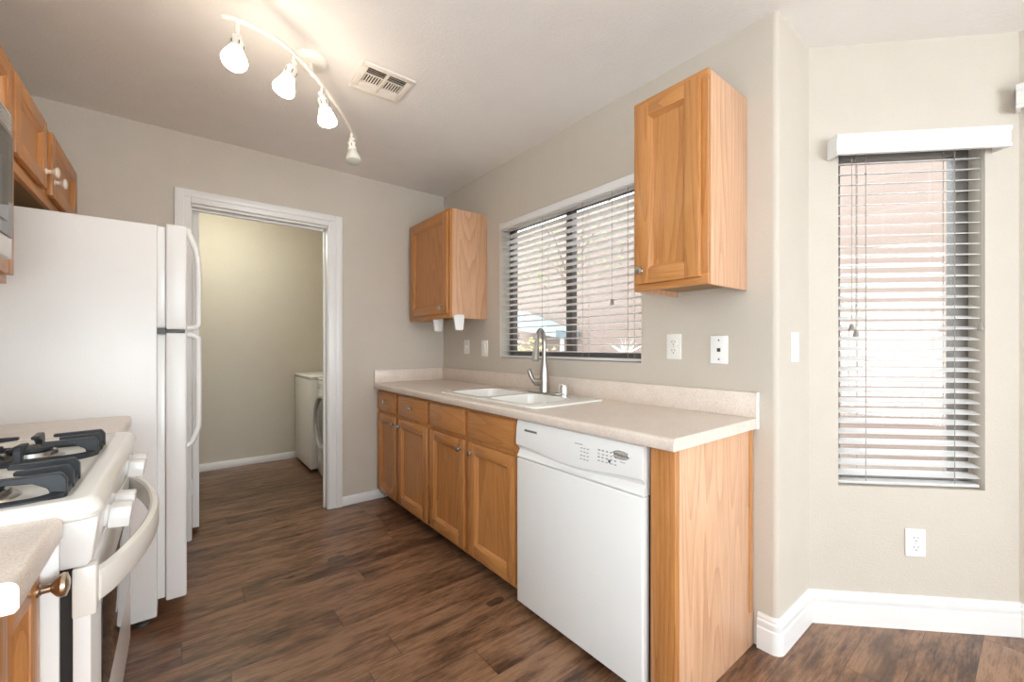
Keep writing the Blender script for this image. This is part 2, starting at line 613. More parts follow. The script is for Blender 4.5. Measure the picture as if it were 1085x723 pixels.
# back wall with the laundry doorway
DX0, DX1, DZ = 0.050, 0.852, 2.045
MBK = Matrix.Translation((XL, YB, 0))
wall_holed('wall_back', MBK, XR + .02 - XL, H, 0.12, (DX0 - XL, DX1 - XL, 0, DZ))
YLB = 4.92
b = MB(); b.box(XL, 1.85, YLB, YLB + .1, 0, H)
struct(b.build('wall_laundry_back', M['wall']))
b = MB(); b.box(1.78, 1.88, YB + .12, YLB, 0, H)
struct(b.build('wall_laundry_right', M['wall']))


# window frames and panes
def slider_frame(name, mat4, x0, x1, z0, z1, d, mull, bar, bottom, mat='bronze'):
    """dark bronze frame: outer frame, meeting stile, sash"""
    f = MB(mat4)
    f.box(x0, x0 + bar, d, d + .045, z0, z1, .003)
    f.box(x1 - bar, x1, d, d + .045, z0, z1, .003)
    f.box(x0 + bar, x1 - bar, d, d + .045, z0, z0 + bottom, .003)
    f.box(x0 + bar, x1 - bar, d, d + .045, z1 - bar, z1, .003)
    if mull:
        f.box(mull - bar / 2 - .004, mull + bar / 2 + .004, d - .008, d + .037, z0 + bottom, z1 - bar, .003)
    fr = f.build(name, M[mat])
    struct(fr)
    g = MB(mat4)
    g.box(x0 + bar, x1 - bar, d + .02, d + .024, z0 + bottom, z1 - bar)
    p = g.build('window_pane', M['glass'], fr)
    return fr


slider_frame('window_1', MR, YB + .12 - WY1 + .001, YB + .12 - WY0 - .001, WZ0 + .001, WZ1 - .001, .085, YB + .12 - 1.80, .042, .045)
slider_frame('window_2', MBAY, BW0 + .001, BW1 - .001, BZ0 + .001, BZ1 - .001, .070, None, .050, .04, 'bronze_lit')
slider_frame('door_2', MS, .172, 1.968, .002, 2.078, .05, 1.07, .05, .06)
slider_frame('window_3', MREAR, .302, 3.298, .252, 2.398, .04, 1.8, .05, .06)

slider_frame('added_window_left', MLF, 2.682, 4.118, .302, 2.198, .04, 3.4, .05, .06)  # frame of the assumed window, added along with the left fill

# doorway casing and jamb
c = MB()
cz = 2.128
CW = 0.078
def casing_leg(x0, x1, inner_right):
    # profiled: outer band thick, inner band thin
    a, e = (x0, x1)
    c.box(a, e, YB - .012, YB, 0, cz, .003)
    if inner_right: c.box(a, a + .045, YB - .019, YB - .012, 0, cz, .004)
    else: c.box(e - .045, e, YB - .019, YB - .012, 0, cz, .004)
casing_leg(DX0 - CW + .006, DX0 + .006, True)
casing_leg(DX1 - .006, DX1 + CW + .012, False)
c.box(DX0 + .006, DX1 - .006, YB - .012, YB, cz - CW, cz, .003)
c.box(DX0 - .03, DX1 + .04, YB - .019, YB - .0121, cz - .045, cz, .004)
struct(c.build('trim_1', M['trim']))
j = MB()
j.box(DX0, DX0 + .012, YB, YB + .12, 0, DZ, .001)
j.box(DX1 - .012, DX1, YB, YB + .12, 0, DZ, .001)
j.box(DX0, DX1, YB, YB + .12, DZ - .012, DZ, .001)
j.box(DX1 - .024, DX1 - .012, YB + .05, YB + .075, 0, DZ - .012, .001)
j.box(DX0 + .012, DX1 - .012, YB + .05, YB + .075, DZ - .024, DZ - .012, .001)
struct(j.build('trim_2', M['trim']))

# open laundry door swung back into the laundry room, seen edge on
d = MB()
d.box(.066, .101, YB + .125, YB + .125 + .76, .03, 2.035, .002)
od = struct(d.build('door_1', M['trim']))
for hz in (1.75, 1.03, .29):
    h_ = MB()
    h_.box(.055, .068, YB + .1205, YB + .1245, hz - .05, hz + .05)
    h_.tube([(.060, YB + .118, hz - .05), (.060, YB + .118, hz + .05)], .006, 8)
    h_.build('hinge', M['trim'], od)

# baseboards
def baseboard_plain(name, x0, x1, y0, y1, h=.07):
    b = MB(); b.box(x0, x1, y0, y1, 0, h, .004)
    return struct(b.build(name, M['trim']))
baseboard_plain('baseboard_back', DX1 + CW + .012, 1.29, YB - .012, YB)
baseboard_plain('baseboard_laundry', XL, 1.78, YLB - .012, YLB, .072)
baseboard_plain('baseboard_left', XL, XL + .012, YR, .74)
baseboard_plain('baseboard_rear', XL + .013, XS - .02, YR, YR + .012, .14)

def profile_run(b, path, prof):
    """sweep a baseboard section (offset into the room, z) along a plan path; room lies on the right of the path"""
    P = [Vector((p[0], p[1], 0)) for p in path]
    n = len(P)
    rows = []
    for i in range(n):
        d1 = (P[i] - P[i - 1]).normalized() if i else None
        d2 = (P[i + 1] - P[i]).normalized() if i < n - 1 else None
        if d1 is None: d1 = d2
        if d2 is None: d2 = d1
        n1 = Vector((d1.y, -d1.x, 0)); n2 = Vector((d2.y, -d2.x, 0))
        m = (n1 + n2).normalized()
        k = 1 / max(.3, m.dot(n1))
        rows.append([b.bm.verts.new(P[i] + m * o * k + Vector((0, 0, z))) for o, z in prof])
    q = len(prof)
    for A, B in zip(rows, rows[1:]):
        for k in range(q): b.bm.faces.new((A[k], A[(k + 1) % q], B[(k + 1) % q], B[k]))
    b.bm.faces.new(rows[0]); b.bm.faces.new(rows[-1])
PROF = [(0, 0), (.015, 0), (.015, .083), (.0115, .088), (.0115, .092), (.0135, .097), (.0135, .112), (.008, .117), (.008, .121), (.0095, .125), (.007, .135), (.002, .137), (0, .137)]
b = MB()
path = [(XR, .700)] + [(XR + rc - rc * math.cos(a), YJ + rc - rc * math.sin(a)) for a in [k * PI / 16 for k in range(9)]] + [(BX, YJ), (XS, BY - (XS - BX)), (XS, -.10)]
profile_run(b, path, PROF)
struct(b.build('baseboard_jog', M['trim'], ang=25))
b = MB(); profile_run(b, [(XS, -1.912), (XS, YR + .02)], PROF)
struct(b.build('baseboard_side', M['trim'], ang=25))


# ------------------------------------------------------------------ cabinet pieces
def frame_mat(side, x, ):
    """local (u, v, d): u along +Y, v up, d out of the front. side -1: front faces -X, side +1: front faces +X"""
    return Matrix(((0, 0, side, x), (1, 0, 0, 0), (0, 1, 0, 0), (0, 0, 0, 1)))


def panel_door(side, x, y0, y1, z0, z1, parent, name='door', rail=.058, t=.02):
    """framed oak door with a recessed flat panel, back at plane x"""
    b = MB(frame_mat(side, x))
    def stile(u0, u1, v0, v1, mi):
        b.box(u0, u1, v0, v1, 0, t, .0035, mi)
    stile(y0, y0 + rail, z0, z1, 0)
    stile(y1 - rail, y1, z0, z1, 0)
    stile(y0 + rail - .001, y1 - rail + .001, z0, z0 + rail, 1)
    stile(y0 + rail - .001, y1 - rail + .001, z1 - rail, z1, 1)
    # bead around the panel and the panel itself
    iu0, iu1, iv0, iv1 = y0 + rail, y1 - rail, z0 + rail, z1 - rail
    a = bmesh.new()
    lo = [[a.verts.new((u, v, d)) for u, v in ((iu0 + q, iv0 + q), (iu1 - q, iv0 + q), (iu1 - q, iv1 - q), (iu0 + q, iv1 - q))] for q, d in ((-.0005, t - .003), (.004, t - .005), (.0125, .0055), (.014, .004))]
    for A, B in zip(lo, lo[1:]):
        for k in range(4): a.faces.new((A[k], A[(k + 1) % 4], B[(k + 1) % 4], B[k])).material_index = 1 if k % 2 == 0 else 0
    b.merge(a, None)
    b.box(iu0, iu1, iv0, iv1, .001, .0045, 0, 0)
    return b.build(name, [M['oak_v'], M['oak_h']], parent)


def drawer_front(side, x, y0, y1, z0, z1, parent, t=.02, name='drawer'):
    b = MB(frame_mat(side, x))
    b.box(y0, y1, z0, z1, 0, t - .006, .001)
    b.box(y0 + .004, y1 - .004, z0 + .004, z1 - .004, t - .0065, t, .005)
    return b.build(name, M['oak_h'], parent)


def knob(x, y, z, side, parent, mat=None, s=1.0):
    b = MB()
    b.lathe([(.0085 * s, 0), (.0085 * s, .002 * s), (.0055 * s, .004 * s), (.0055 * s, .012 * s), (.012 * s, .017 * s), (.0155 * s, .022 * s), (.0145 * s, .026 * s), (.008 * s, .0285 * s), (0, .029 * s)], (x, y, z), (side, 0, 0), 18)
    return b.build('knob', mat or M['nickel'], parent)


XF = 1.22      # face frame plane of the right hand base run
XD = 1.20      # door fronts
CZ0, CZ1 = .857, .897


def base_unit(label, y0, y1, fronts):
    t = thing('base_cabinet', label, 'cabinet', ((XF + XR) / 2, (y0 + y1) / 2, 0))
    b = MB()
    b.box(XF, XF + .019, y0, y1, .062, CZ0 - .001, .001)
    b.box(XF + .019, XR - .003, y0, y0 + .014, .062, CZ0 - .001)
    b.box(XF + .019, XR - .003, y1 - .014, y1, .062, CZ0 - .001)
    b.box(XF + .019, XR - .003, y0 + .014, y1 - .014, .062, .077)
    b.box(XR - .010, XR - .003, y0 + .014, y1 - .014, .077, CZ0 - .001)
    bmesh.ops.remove_doubles(b.bm, verts=b.bm.verts, dist=1e-5)
    b.build('carcass', [M['oak_v']], t)
    b = MB(); b.box(1.285, 1.298, y0 + .002, y1 - .002, 0, .0615)
    b.build('toe_kick', M['dark_gap'], t)
    for (a, e, kd, kside) in fronts:
        dr = drawer_front(-1, XF, a, e, .697, .838, t)
        if kd: knob(XD, (a + e) / 2, .771, -1, dr)
        do = panel_door(-1, XF, a, e, .086, .674, t)
        knob(XD, a + .033 if kside < 0 else e - .033, .625, -1, do)
    return t


base_unit('oak corner base cabinet against the back wall, a knob on each of its two drawers', 2.352, YB - .002, [(2.366, 2.806, True, 1), (2.853, 3.195, True, -1)])
base_unit('oak base cabinet under the sink with two plain false drawer fronts', 1.482, 2.350, [(1.502, 1.889, False, 1), (1.937, 2.336, False, -1)])

# finished end panel with its front stile
t = thing('end_panel', 'pale oak end panel with a dark front stile, closing the counter beside the dishwasher', 'panel', (1.5, .725, 0))
b = MB(); b.box(XF + .02, XR - .003, .716, .735, 0, CZ0 - .001, .001); b.build('veneer_side', M['ven'], t)
b = MB(); b.box(XF - .005, XF + .02, .716, .803, 0, CZ0 - .001, .001); b.build('front_stile', M['oak_v'], t)
b = MB(); b.box(XR - .045, XR - .016, .7135, .716, .137, CZ0 - .001, .001); b.build('wall_scribe', M['oak_v'], t)

# ------------------------------------------------------------------ dishwasher
t = thing('dishwasher', 'white built-in dishwasher between the sink cabinet and the oak end panel', 'dishwasher', (1.48, 1.145, 0))
DY0, DY1 = .818, 1.474
b = MB(); b.box(1.235, XR - .05, DY0 + .01, DY1 - .008, .036, .846); b.build('body', M['greypl'], t)
b = MB(); b.box(1.193, 1.234, DY0, DY1, .036, .680, .006, seg=3); b.build('door', M['app'], t)
# control panel: grid with a scooped handle lip that dips in the middle
a = bmesh.new()
NY = 40
cols = []
for i in range(NY + 1):
    s_ = i / NY
    y = DY0 + (DY1 - DY0) * s_
    k = max(0.0, 1 - abs(s_ - .5) * 2.05)
    dip = .022 * (3 * k * k - 2 * k ** 3)
    zl = .738 - dip                    # lower edge of the bulging face
    zb = .712 - dip * .75              # bottom of the scoop
    prof = [(1.234, .853), (1.205, .853), (1.197, .847), (1.192, .82), (1.188, zl + .012), (1.190, zl + .002), (1.200, zl - .004), (1.215 - .004 * (1 - k), zb + .006), (1.208, zb), (1.199, min(zb - .006, .694)), (1.195, .690), (1.195, .686), (1.198, .683), (1.234, .683)]
    cols.append([a.verts.new((x, y, z)) for x, z in prof])
for A, B in zip(cols, cols[1:]):
    for q in range(len(A) - 1): a.faces.new((A[q], A[q + 1], B[q + 1], B[q]))
    a.faces.new((A[-1], A[0], B[0], B[-1]))
a.faces.new(cols[0]); a.faces.new(cols[-1])
b = MB(); b.merge(a, 0)
cp = b.build('control_panel', M['app'], t, ang=40)
# vent slots, badge with its lettering, keypad printing
b = MB(); b.box(1.1895, 1.197, 1.335, 1.418, .806, .817, .002)
vg = b.build('air_vent', M['gasket'], cp)
b = MB()
for i in range(12): b.box(1.188, 1.1905, 1.339 + i * .0065, 1.3425 + i * .0065, .808, .8155)
b.build('vent_slots', M['greypl'], vg)
b = MB()
pts = [(.902 + .036 * math.cos(2 * PI * k / 28), .806 + .0145 * math.sin(2 * PI * k / 28)) for k in range(28)]
b.prism(pts, 0, 1.1878, 1.197)
bd = b.build('badge', M['badge'], cp)
b = MB()
for k in range(28):
    a0, a1 = 2 * PI * k / 28, 2 * PI * (k + 1) / 28
    b.tube([(1.1878, .902 + .035 * math.cos(a0), .806 + .0138 * math.sin(a0)), (1.1878, .902 + .035 * math.cos(a1), .806 + .0138 * math.sin(a1))], .0012, 6)
b.build('badge_rim', M['chrome'], bd)


def lettering(name, txt, size, mat, parent, mw, depth=.0004):
    cu = bpy.data.curves.new(name, 'FONT')
    cu.body = txt
    cu.size = size
    cu.extrude = depth
    cu.align_x = 'CENTER'
    cu.align_y = 'CENTER'
    o = bpy.data.objects.new(name, cu)
    COL.objects.link(o)
    dg = bpy.context.evaluated_depsgraph_get()
    me = bpy.data.meshes.new_from_object(o.evaluated_get(dg))
    bpy.data.objects.remove(o)
    me.transform(world_of(parent).inverted() @ mw)
    me.materials.clear()
    me.materials.append(mat)
    r = bpy.data.objects.new(name, me)
    COL.objects.link(r)
    r.parent = parent
    return r


FACE_L = Matrix(((0, 0, -1, 0), (-1, 0, 0, 0), (0, 1, 0, 0), (0, 0, 0, 1)))      # text facing -X, reading towards -Y
lettering('badge_lettering', 'Whirlpool', .0145, M['greypl'], bd, Matrix.Translation((1.1872, .902, .806)) @ FACE_L)
b = MB()
def mark(y, z, w, h, xx=None):
    x0 = 1.1917 - (.82 - z) * .05
    b.box(x0 - .0012, x0 + .003, y - w, y, z, z + h)
mark(1.118, .808, .040, .0028)
for r in range(4):
    for cc in range(3):
        mark(1.088 - cc * .016, .795 - r * .0135, .010 - .002 * ((r + cc) % 2), .0035)
b.build('cycle_print', M['ink'], cp)
b = MB()
for cc in range(5):
    for r in range(4):
        mark(1.004 - cc * .0185, .803 - r * .0125, .011 - .003 * ((r * 2 + cc) % 3) * .5, .0035 if r % 2 else .005)
mark(.905, .781, .020, .0025)
b.build('option_print', M['ink'], cp)
b = MB(); b.lathe([(.0055, 0), (.0055, .0045), (0, .005)], (1.1925, .951, .774), (-1, 0, 0), 14)
b.build('start_button', M['greypl'], cp)
b = MB(); b.box(1.27, 1.285, DY0 + .01, DY1 - .01, 0, .0355); b.build('toe_plate', M['greypl'], t)

# ------------------------------------------------------------------ countertop, sink, faucet
XC = 1.178
YC0, YC1 = .700, YB - .001
SX0, SX1, SY0, SY1 = 1.238, 1.722, 1.405, 2.275     # sink outline
t = thing('countertop', 'long beige speckled laminate countertop under the kitchen window, holding the sink', 'countertop', (1.48, 1.95, CZ0))
hx0, hx1, hy0, hy1 = SX0 + .03, SX1 - .03, SY0 + .085, SY1 - .035
rr = .012
prof = [(XC + .03, CZ0), (XC + .004, CZ0), (XC, CZ0 + .005)] + [(XC + rr - rr * math.cos(q), CZ1 - rr + rr * math.sin(q)) for q in [k * PI / 10 for k in range(6)]] + [(XC + .03, CZ1)]
b = MB()
b.prism(prof, 1, YC0, YC1)
xe = XR - .001
b.box(XC + .03, hx0, YC0, YC1, CZ0, CZ1)
b.box(hx1, xe, YC0, YC1, CZ0, CZ1)
b.box(hx0, hx1, YC0, hy0, CZ0, CZ1)
b.box(hx0, hx1, hy1, YC1, CZ0, CZ1)
bmesh.ops.remove_doubles(b.bm, verts=b.bm.verts, dist=1e-5)
b.build('worktop', M['lam'], t, ang=40)
b = MB()
b.box(XR - .021, XR - .001, YC0, YC1, CZ1, .997, .003)
b.box(XC + .002, XR - .021, YB - .021, YC1, CZ1, .997, .003)
b.build('backsplash', M['lam'], t)
b = MB(); b.box(XR - .023, XR - .001, YC0 - .006, YC0, CZ0 - .002, 1.000, .002)
b.build('end_cap', M['cream'], t)

t = thing('kitchen_sink', 'white double-bowl drop-in sink set into the long countertop', 'sink', ((SX0 + SX1) / 2, (SY0 + SY1) / 2, CZ1))
b = MB()
cx, cy = (SX0 + SX1) / 2, (SY0 + SY1) / 2
for (z0, z1, ins) in ((CZ1, .9045, 0),):
    b.prism(rrect(cx, cy, SX1 - SX0, SY1 - SY0, .035), 2, z0 + .0003, z0 + .010, bev=.004)
rim = b.build('sink_rim', M['sink'], t)
ym = (SY0 + SY1) / 2
bowls = [(SX0 + .042, SX1 - .115, SY0 + .098, ym - .002), (SX0 + .042, SX1 - .115, ym + .034, SY1 - .045)]
cut = []
for (x0, x1, y0, y1) in bowls:
    k = MB(); k.prism(rrect((x0 + x1) / 2, (y0 + y1) / 2, x1 - x0, y1 - y0, .055), 2, .85, .95)
    o = k.build('cutter', M['sink']); o.matrix_world = Matrix.Identity(4); cut.append(o)
bpy.context.view_layer.update()
boolean_cut(rim, cut)
for (x0, x1, y0, y1) in bowls:
    k = bmesh.new()
    rings = []
    for (ins, z, r) in ((0, .9045, .055), (.004, .885, .052), (.012, .78, .05), (.035, .745, .045), (.10, .738, .03)):
        rings.append([k.verts.new((p[0], p[1], z)) for p in rrect((x0 + x1) / 2, (y0 + y1) / 2, x1 - x0 - 2 * ins, y1 - y0 - 2 * ins, r)])
    n = len(rings[0])
    for A, B in zip(rings, rings[1:]):
        for q in range(n): k.faces.new((A[q], A[(q + 1) % n], B[(q + 1) % n], B[q]))
    k.faces.new(rings[-1])
    m_ = MB(); m_.merge(k, 0)
    bw = m_.build('bowl', M['sink'], t, ang=60)
    m_ = MB(); m_.lathe([(.042, 0), (.042, .003), (.03, .004), (.028, .001), (0, .001)], ((x0 + x1) / 2, (y0 + y1) / 2, .738), (0, 0, 1), 20)
    m_.build('drain', M['chrome'], bw)

FX, FY, FZ = 1.665, 1.805, .9073
t = thing('kitchen_faucet', 'brushed nickel pull-down faucet with a side lever at the back of the sink', 'faucet', (FX, FY, FZ))
b = MB(); b.prism(rrect(FX, FY, .055, .26, .026, 6), 2, FZ, FZ + .009, bev=.003); b.build('deck_plate', M['nickel'], t)
b = MB(); b.lathe([(.030, 0), (.029, .01), (.027, .05), (.0265, .085), (.024, .12), (.0175, .165), (.0135, .195), (.0125, .21)], (FX, FY, FZ + .009), (0, 0, 1), 24)
b.build('faucet_body', M['nickel'], t)
sd = Vector((-math.cos(math.radians(28)), -math.sin(math.radians(28)), 0))     # spout direction
ld = Vector((sd.y, -sd.x, 0))                                                    # lever side
F0 = Vector((FX, FY, FZ))
arc = [F0 + Vector((0, 0, .21)), F0 + Vector((0, 0, .29))]
R_ = .060
for k in range(1, 13):
    q = PI * k / 12 * .94
    arc.append(F0 + sd * (R_ - R_ * math.cos(q)) + Vector((0, 0, .29 + R_ * 1.25 * math.sin(q))))
b = MB(); b.tube(arc, .0125, 14); b.build('spout', M['nickel'], t)
p = Vector(arc[-1]); d_ = (Vector(arc[-1]) - Vector(arc[-2])).normalized()
b = MB(); b.lathe([(.0135, -.005), (.0145, .0), (.015, .012), (.017, .05), (.0215, .105), (.0215, .112), (.017, .116), (0, .114)], p, d_, 20); b.build('spray_head', M['nickel'], t)
b = MB()
U = Vector((0, 0, 1))
b.tube([F0 + ld * .015 + U * .062, F0 + ld * .055 + U * .062], [.023, .021], 16)
b.tube(spline([F0 + ld * .046 + U * .058, F0 + ld * .070 + U * .078, F0 + ld * .098 + U * .140], 6), [.017] * 6 + [.0125] * 6 + [.008], 12)
b.build('lever', M['nickel'], t)

b = MB(); b.lathe([(.028, 0), (.028, .004), (.026, .006), (.026, .056), (.023, .061), (0, .062)], (1.683, 1.665, FZ), (0, 0, 1), 22)
tag(b.build('air_gap_cap', M['chrome']), 'short chrome air gap cap standing on the sink rim right of the faucet', 'cap')


# ------------------------------------------------------------------ wall cabinets
def wall_cabinet(label, side, xf, xw, y0, y1, z0, z1, doors, veneer=True, kmat=None, kscale=1.0, group=None):
    """xf face frame plane, xw wall plane; doors: (y0,y1,z0,z1,knob y, knob z)"""
    t = thing('wall_cabinet', label, 'cabinet', ((xf + xw) / 2, (y0 + y1) / 2, z0), group=group)
    lo, hi = min(xf, xw), max(xf, xw)
    fr = .019
    f0, f1 = (xf, xf + fr) if side < 0 else (xf - fr, xf)
    c0, c1 = (f1, hi) if side < 0 else (lo, f0)
    for ya_ in (y0, y1 - .012):
        b = MB(); b.box(c0, c1, ya_, ya_ + .012, z0, z1, .0008)
        b.build('side_panel', M['ven'], t)
    rb, rt = doors[0][2] - z0 + .016, z1 - doors[0][3] + .016
    b = MB()
    b.box(c0, c1, y0 + .012, y1 - .012, z0 + .022, z0 + .034)
    b.box(c0, c1, y0 + .012, y1 - .012, z1 - .014, z1 - .001)
    e = hi - .008 if side < 0 else lo
    b.box(e, e + .008, y0 + .012, y1 - .012, z0 + .034, z1 - .014)
    b.build('carcass', M['oak_in'], t)
    b = MB()
    b.box(f0, f1, y0, y1, z0, z0 + rb, .001, 1)
    b.box(f0, f1, y0, y1, z1 - rt, z1, .001, 1)
    b.box(f0, f1, y0, y0 + .04, z0 + rb, z1 - rt, .001, 0)
    b.box(f0, f1, y1 - .04, y1, z0 + rb, z1 - rt, .001, 0)
    if len(doors) > 1:
        ym_ = (doors[0][1] + doors[1][0]) / 2
        b.box(f0, f1, ym_ - .06, ym_ + .06, z0 + rb, z1 - rt, .001, 0)
    b.build('face_frame', [M['oak_v'], M['oak_h']], t)
    for (a, e, q0, q1, ky, kz) in doors:
        do = panel_door(side, xf, a, e, q0, q1, t)
        if ky: knob(xf + side * .02, ky, kz, side, do, kmat, kscale)
    return t


wall_cabinet('oak wall cabinet right of the kitchen window, highest and nearest on that wall', -1, 1.475, XR - .001, .742, 1.052, 1.404, 2.174, [(.764, 1.030, 1.430, 2.150, 1.005, 1.482)])
wall_cabinet('oak wall cabinet in the far corner left of the kitchen window', -1, 1.475, XR - .001, 2.560, YB - .012, 1.378, 2.146, [(2.575, 3.150, 1.412, 2.118, 2.640, 1.450)])

t = thing('paper_towel_holder', 'white plastic paper towel bracket under the far corner wall cabinet', 'towel holder', (1.5, 2.665, 1.400))
b = MB(); b.box(1.470 + .03, 1.56, 2.51, 2.83, 1.3925, 1.3998, .002); b.build('mounting_strip', M['plastic'], t)
for yy in (2.515, 2.815):
    b = MB()
    b.prism([(1.478, 1.393), (1.562, 1.393), (1.552, 1.300), (1.545, 1.291), (1.497, 1.291), (1.490, 1.300)], 1, yy - .009, yy + .009, bev=.004)
    b.lathe([(.018, 0), (.018, .012), (0, .014)], (1.52, yy + (.009 if yy < 2.6 else -.009), 1.318), (0, 1 if yy < 2.6 else -1, 0), 14)
    b.build('arm', M['plastic'], t)

XLF = -.445    # face frame plane of the left wall cabinets
wall_cabinet('oak cabinet above the refrigerator with two doors and white knobs', 1, XLF, XL + .001, 2.118, YB - .002, 1.782, 2.115,
             [(2.128, 2.548, 1.826, 2.098, 2.520, 1.893), (2.640, 3.195, 1.826, 2.098, 2.672, 1.893)], kmat=M['white_knob'], kscale=1.4)
wall_cabinet('narrow oak wall cabinet between the microwave and the refrigerator', 1, XLF, XL + .001, 1.770, 2.116, 1.385, 2.115, [(1.785, 2.100, 1.412, 2.098, None, None)])

t = thing('microwave', 'white over-the-range microwave with a dark glass door', 'microwave', (-.56, 1.38, 1.415))
MY0, MY1, MXF = .985, 1.752, -.358
b = MB(); b.box(XL + .002, MXF - .03, MY0, MY1, 1.415, 1.812, .004); b.build('body', M['app'], t)
b = MB(); b.box(MXF - .03, MXF, MY0 + .002, MY1, 1.752, 1.812, .003); vg = b.build('vent_grille', M['mw_grey'], t)
b = MB()
for i in range(5): b.box(MXF - .001, MXF + .002, MY0 + .02, MY1 - .02, 1.760 + i * .010, 1.764 + i * .010)
b.build('louvre', M['gasket'], vg)
b = MB(); b.box(MXF - .03, MXF + .002, MY0 + .17, MY1, 1.474, 1.750, .003); dd = b.build('door', M['mw_glass'], t)
b = MB(); b.box(MXF + .0015, MXF + .0035, MY0 + .23, MY1 - .05, 1.51, 1.72); b.build('window', M['black_glass'], dd)
b = MB(); b.box(MXF - .03, MXF, MY0 + .002, MY0 + .168, 1.474, 1.750, .003); b.build('control_pad', M['app'], t)
b = MB(); b.box(MXF - .03, MXF, MY0 + .002, MY1, 1.417, 1.472, .003); b.build('lower_trim', M['app'], t)

# ------------------------------------------------------------------ refrigerator
t = thing('refrigerator', 'white top-freezer refrigerator standing by the laundry doorway', 'refrigerator', (-.4, 2.70, 0))
RY0, RY1 = 2.32, 3.09
b = MB(); b.box(XL + .03, -.072, RY0, RY1, .037, 1.692, .006, seg=3); b.build('body', M['fridge'], t)
b = MB()
b.box(-.072, -.046, RY0 + .014, RY1 - .014, 1.256, 1.690, .003)
b.box(-.072, -.046, RY0 + .014, RY1 - .014, .105, 1.232, .003)
b.build('gasket', M['app'], t)
def fridge_handle(par, z0, z1, top):
    hy = RY0 + .050
    if top:      # springs from the top of the freezer door and hooks in at the bottom
        pts = spline([(.026, hy, z1), (.040, hy, z1 - .035), (.062, hy, z1 - .10), (.069, hy, z1 - .19), (.069, hy, z0 + .05), (.066, hy, z0 + .018), (.050, hy, z0 + .006), (.026, hy, z0 + .003)], 6)
    else:
        pts = spline([(.026, hy, z1 - .003), (.050, hy, z1 - .006), (.066, hy, z1 - .018), (.069, hy, z1 - .05), (.069, hy, z0 + .13), (.064, hy, z0 + .07), (.045, hy, z0 + .02), (.026, hy, z0)], 6)
    b = MB(); b.tube(pts, .0165, 12, sy=.72); b.build('handle', M['app'], par)
b = MB(); b.box(-.045, .027, RY0 + .001, RY1, 1.252, 1.704, .008, seg=3); fz = b.build('freezer_door', M['fridge'], t)
fridge_handle(fz, 1.256, 1.700, True)
b = MB(); b.box(-.045, .027, RY0 + .001, RY1, .092, 1.238, .008, seg=3); fd = b.build('fridge_door', M['fridge'], t)
fridge_handle(fd, .735, 1.234, False)
b = MB(); b.box(-.075, .02, RY0 + .004, RY0 + .05, 1.2395, 1.2505, .001); b.box(-.073, -.045, RY0 - .001, RY0 + .05, 1.231, 1.259, .002); b.build('hinge', M['greypl'], t)
b = MB(); b.box(-.13, -.085, RY0 + .03, RY1 - .03, .02, .09, .002); b.build('base_grille', M['greypl'], t)
for yy in (RY0 + .05, RY1 - .05):
    for xx in (-.12, XL + .1):
        b = MB(); b.lathe([(.02, 0), (.02, .012), (.009, .013), (.009, .037)], (xx, yy, 0), (0, 0, 1), 14); b.build('foot', M['greypl'], t)

# ------------------------------------------------------------------ left run: counters, range
GY0, GY1 = 1.020, 1.782       # range
CLX = -.152                   # left counter front edge
def left_counter(label, y0, y1, splash):
    t = thing('countertop', label, 'countertop', ((XL + CLX) / 2, (y0 + y1) / 2, CZ0))
    pr = [(CLX - .03, CZ0), (CLX - .004, CZ0), (CLX, CZ0 + .005)] + [(CLX - rr + rr * math.cos(q), CZ1 - rr + rr * math.sin(q)) for q in [k * PI / 10 for k in range(6)]] + [(CLX - .03, CZ1)]
    b = MB(); b.prism(pr, 1, y0, y1)
    b.box(XL + .001, CLX - .03, y0, y1, CZ0, CZ1)
    bmesh.ops.remove_doubles(b.bm, verts=b.bm.verts, dist=1e-5)
    b.build('worktop', M['lam'], t, ang=40)
    b = MB(); b.box(XL + .001, XL + .021, y0, y1, CZ1, .997, .003); b.build('backsplash', M['lam'], t)
left_counter('short beige countertop in front of the range, at the left edge', .772, GY0 - .004, True)
left_counter('beige counter strip between the range and the refrigerator', GY1 + .003, RY0 - .006, True)

def left_base(label, y0, y1, kn):
    t = thing('base_cabinet', label, 'cabinet', ((XL - .19) / 2, (y0 + y1) / 2, 0))
    xf = -.196
    b = MB(); b.box(XL + .003, xf, y0, y1, .045, CZ0 - .001, .001); b.build('carcass', M['oak_v'], t)
    b = MB(); b.box(-.26, -.25, y0 + .002, y1 - .002, 0, .045); b.build('toe_kick', M['dark_gap'], t)
    do = panel_door(1, xf, y0 + .010, y1 - .006, .09, .838, t, rail=.05)
    if kn: knob(xf + .02, y1 - .024, .792, 1, do, M['bronze_knob'], 1.25)
left_base('narrow oak base cabinet with a worn knob, nearest on the left', .785, GY0 - .006, True)
left_base('narrow oak base cabinet hidden between the range and the refrigerator', GY1 + .006, RY0 - .010, False)

t = thing('gas_range', 'white freestanding gas range with black grates and an arched oven handle', 'range', (-.45, (GY0 + GY1) / 2, 0))
b = MB()
b.box(XL + .02, -.157, GY0, GY1, .02, .875, .002)
b.build('body', M['app'], t)
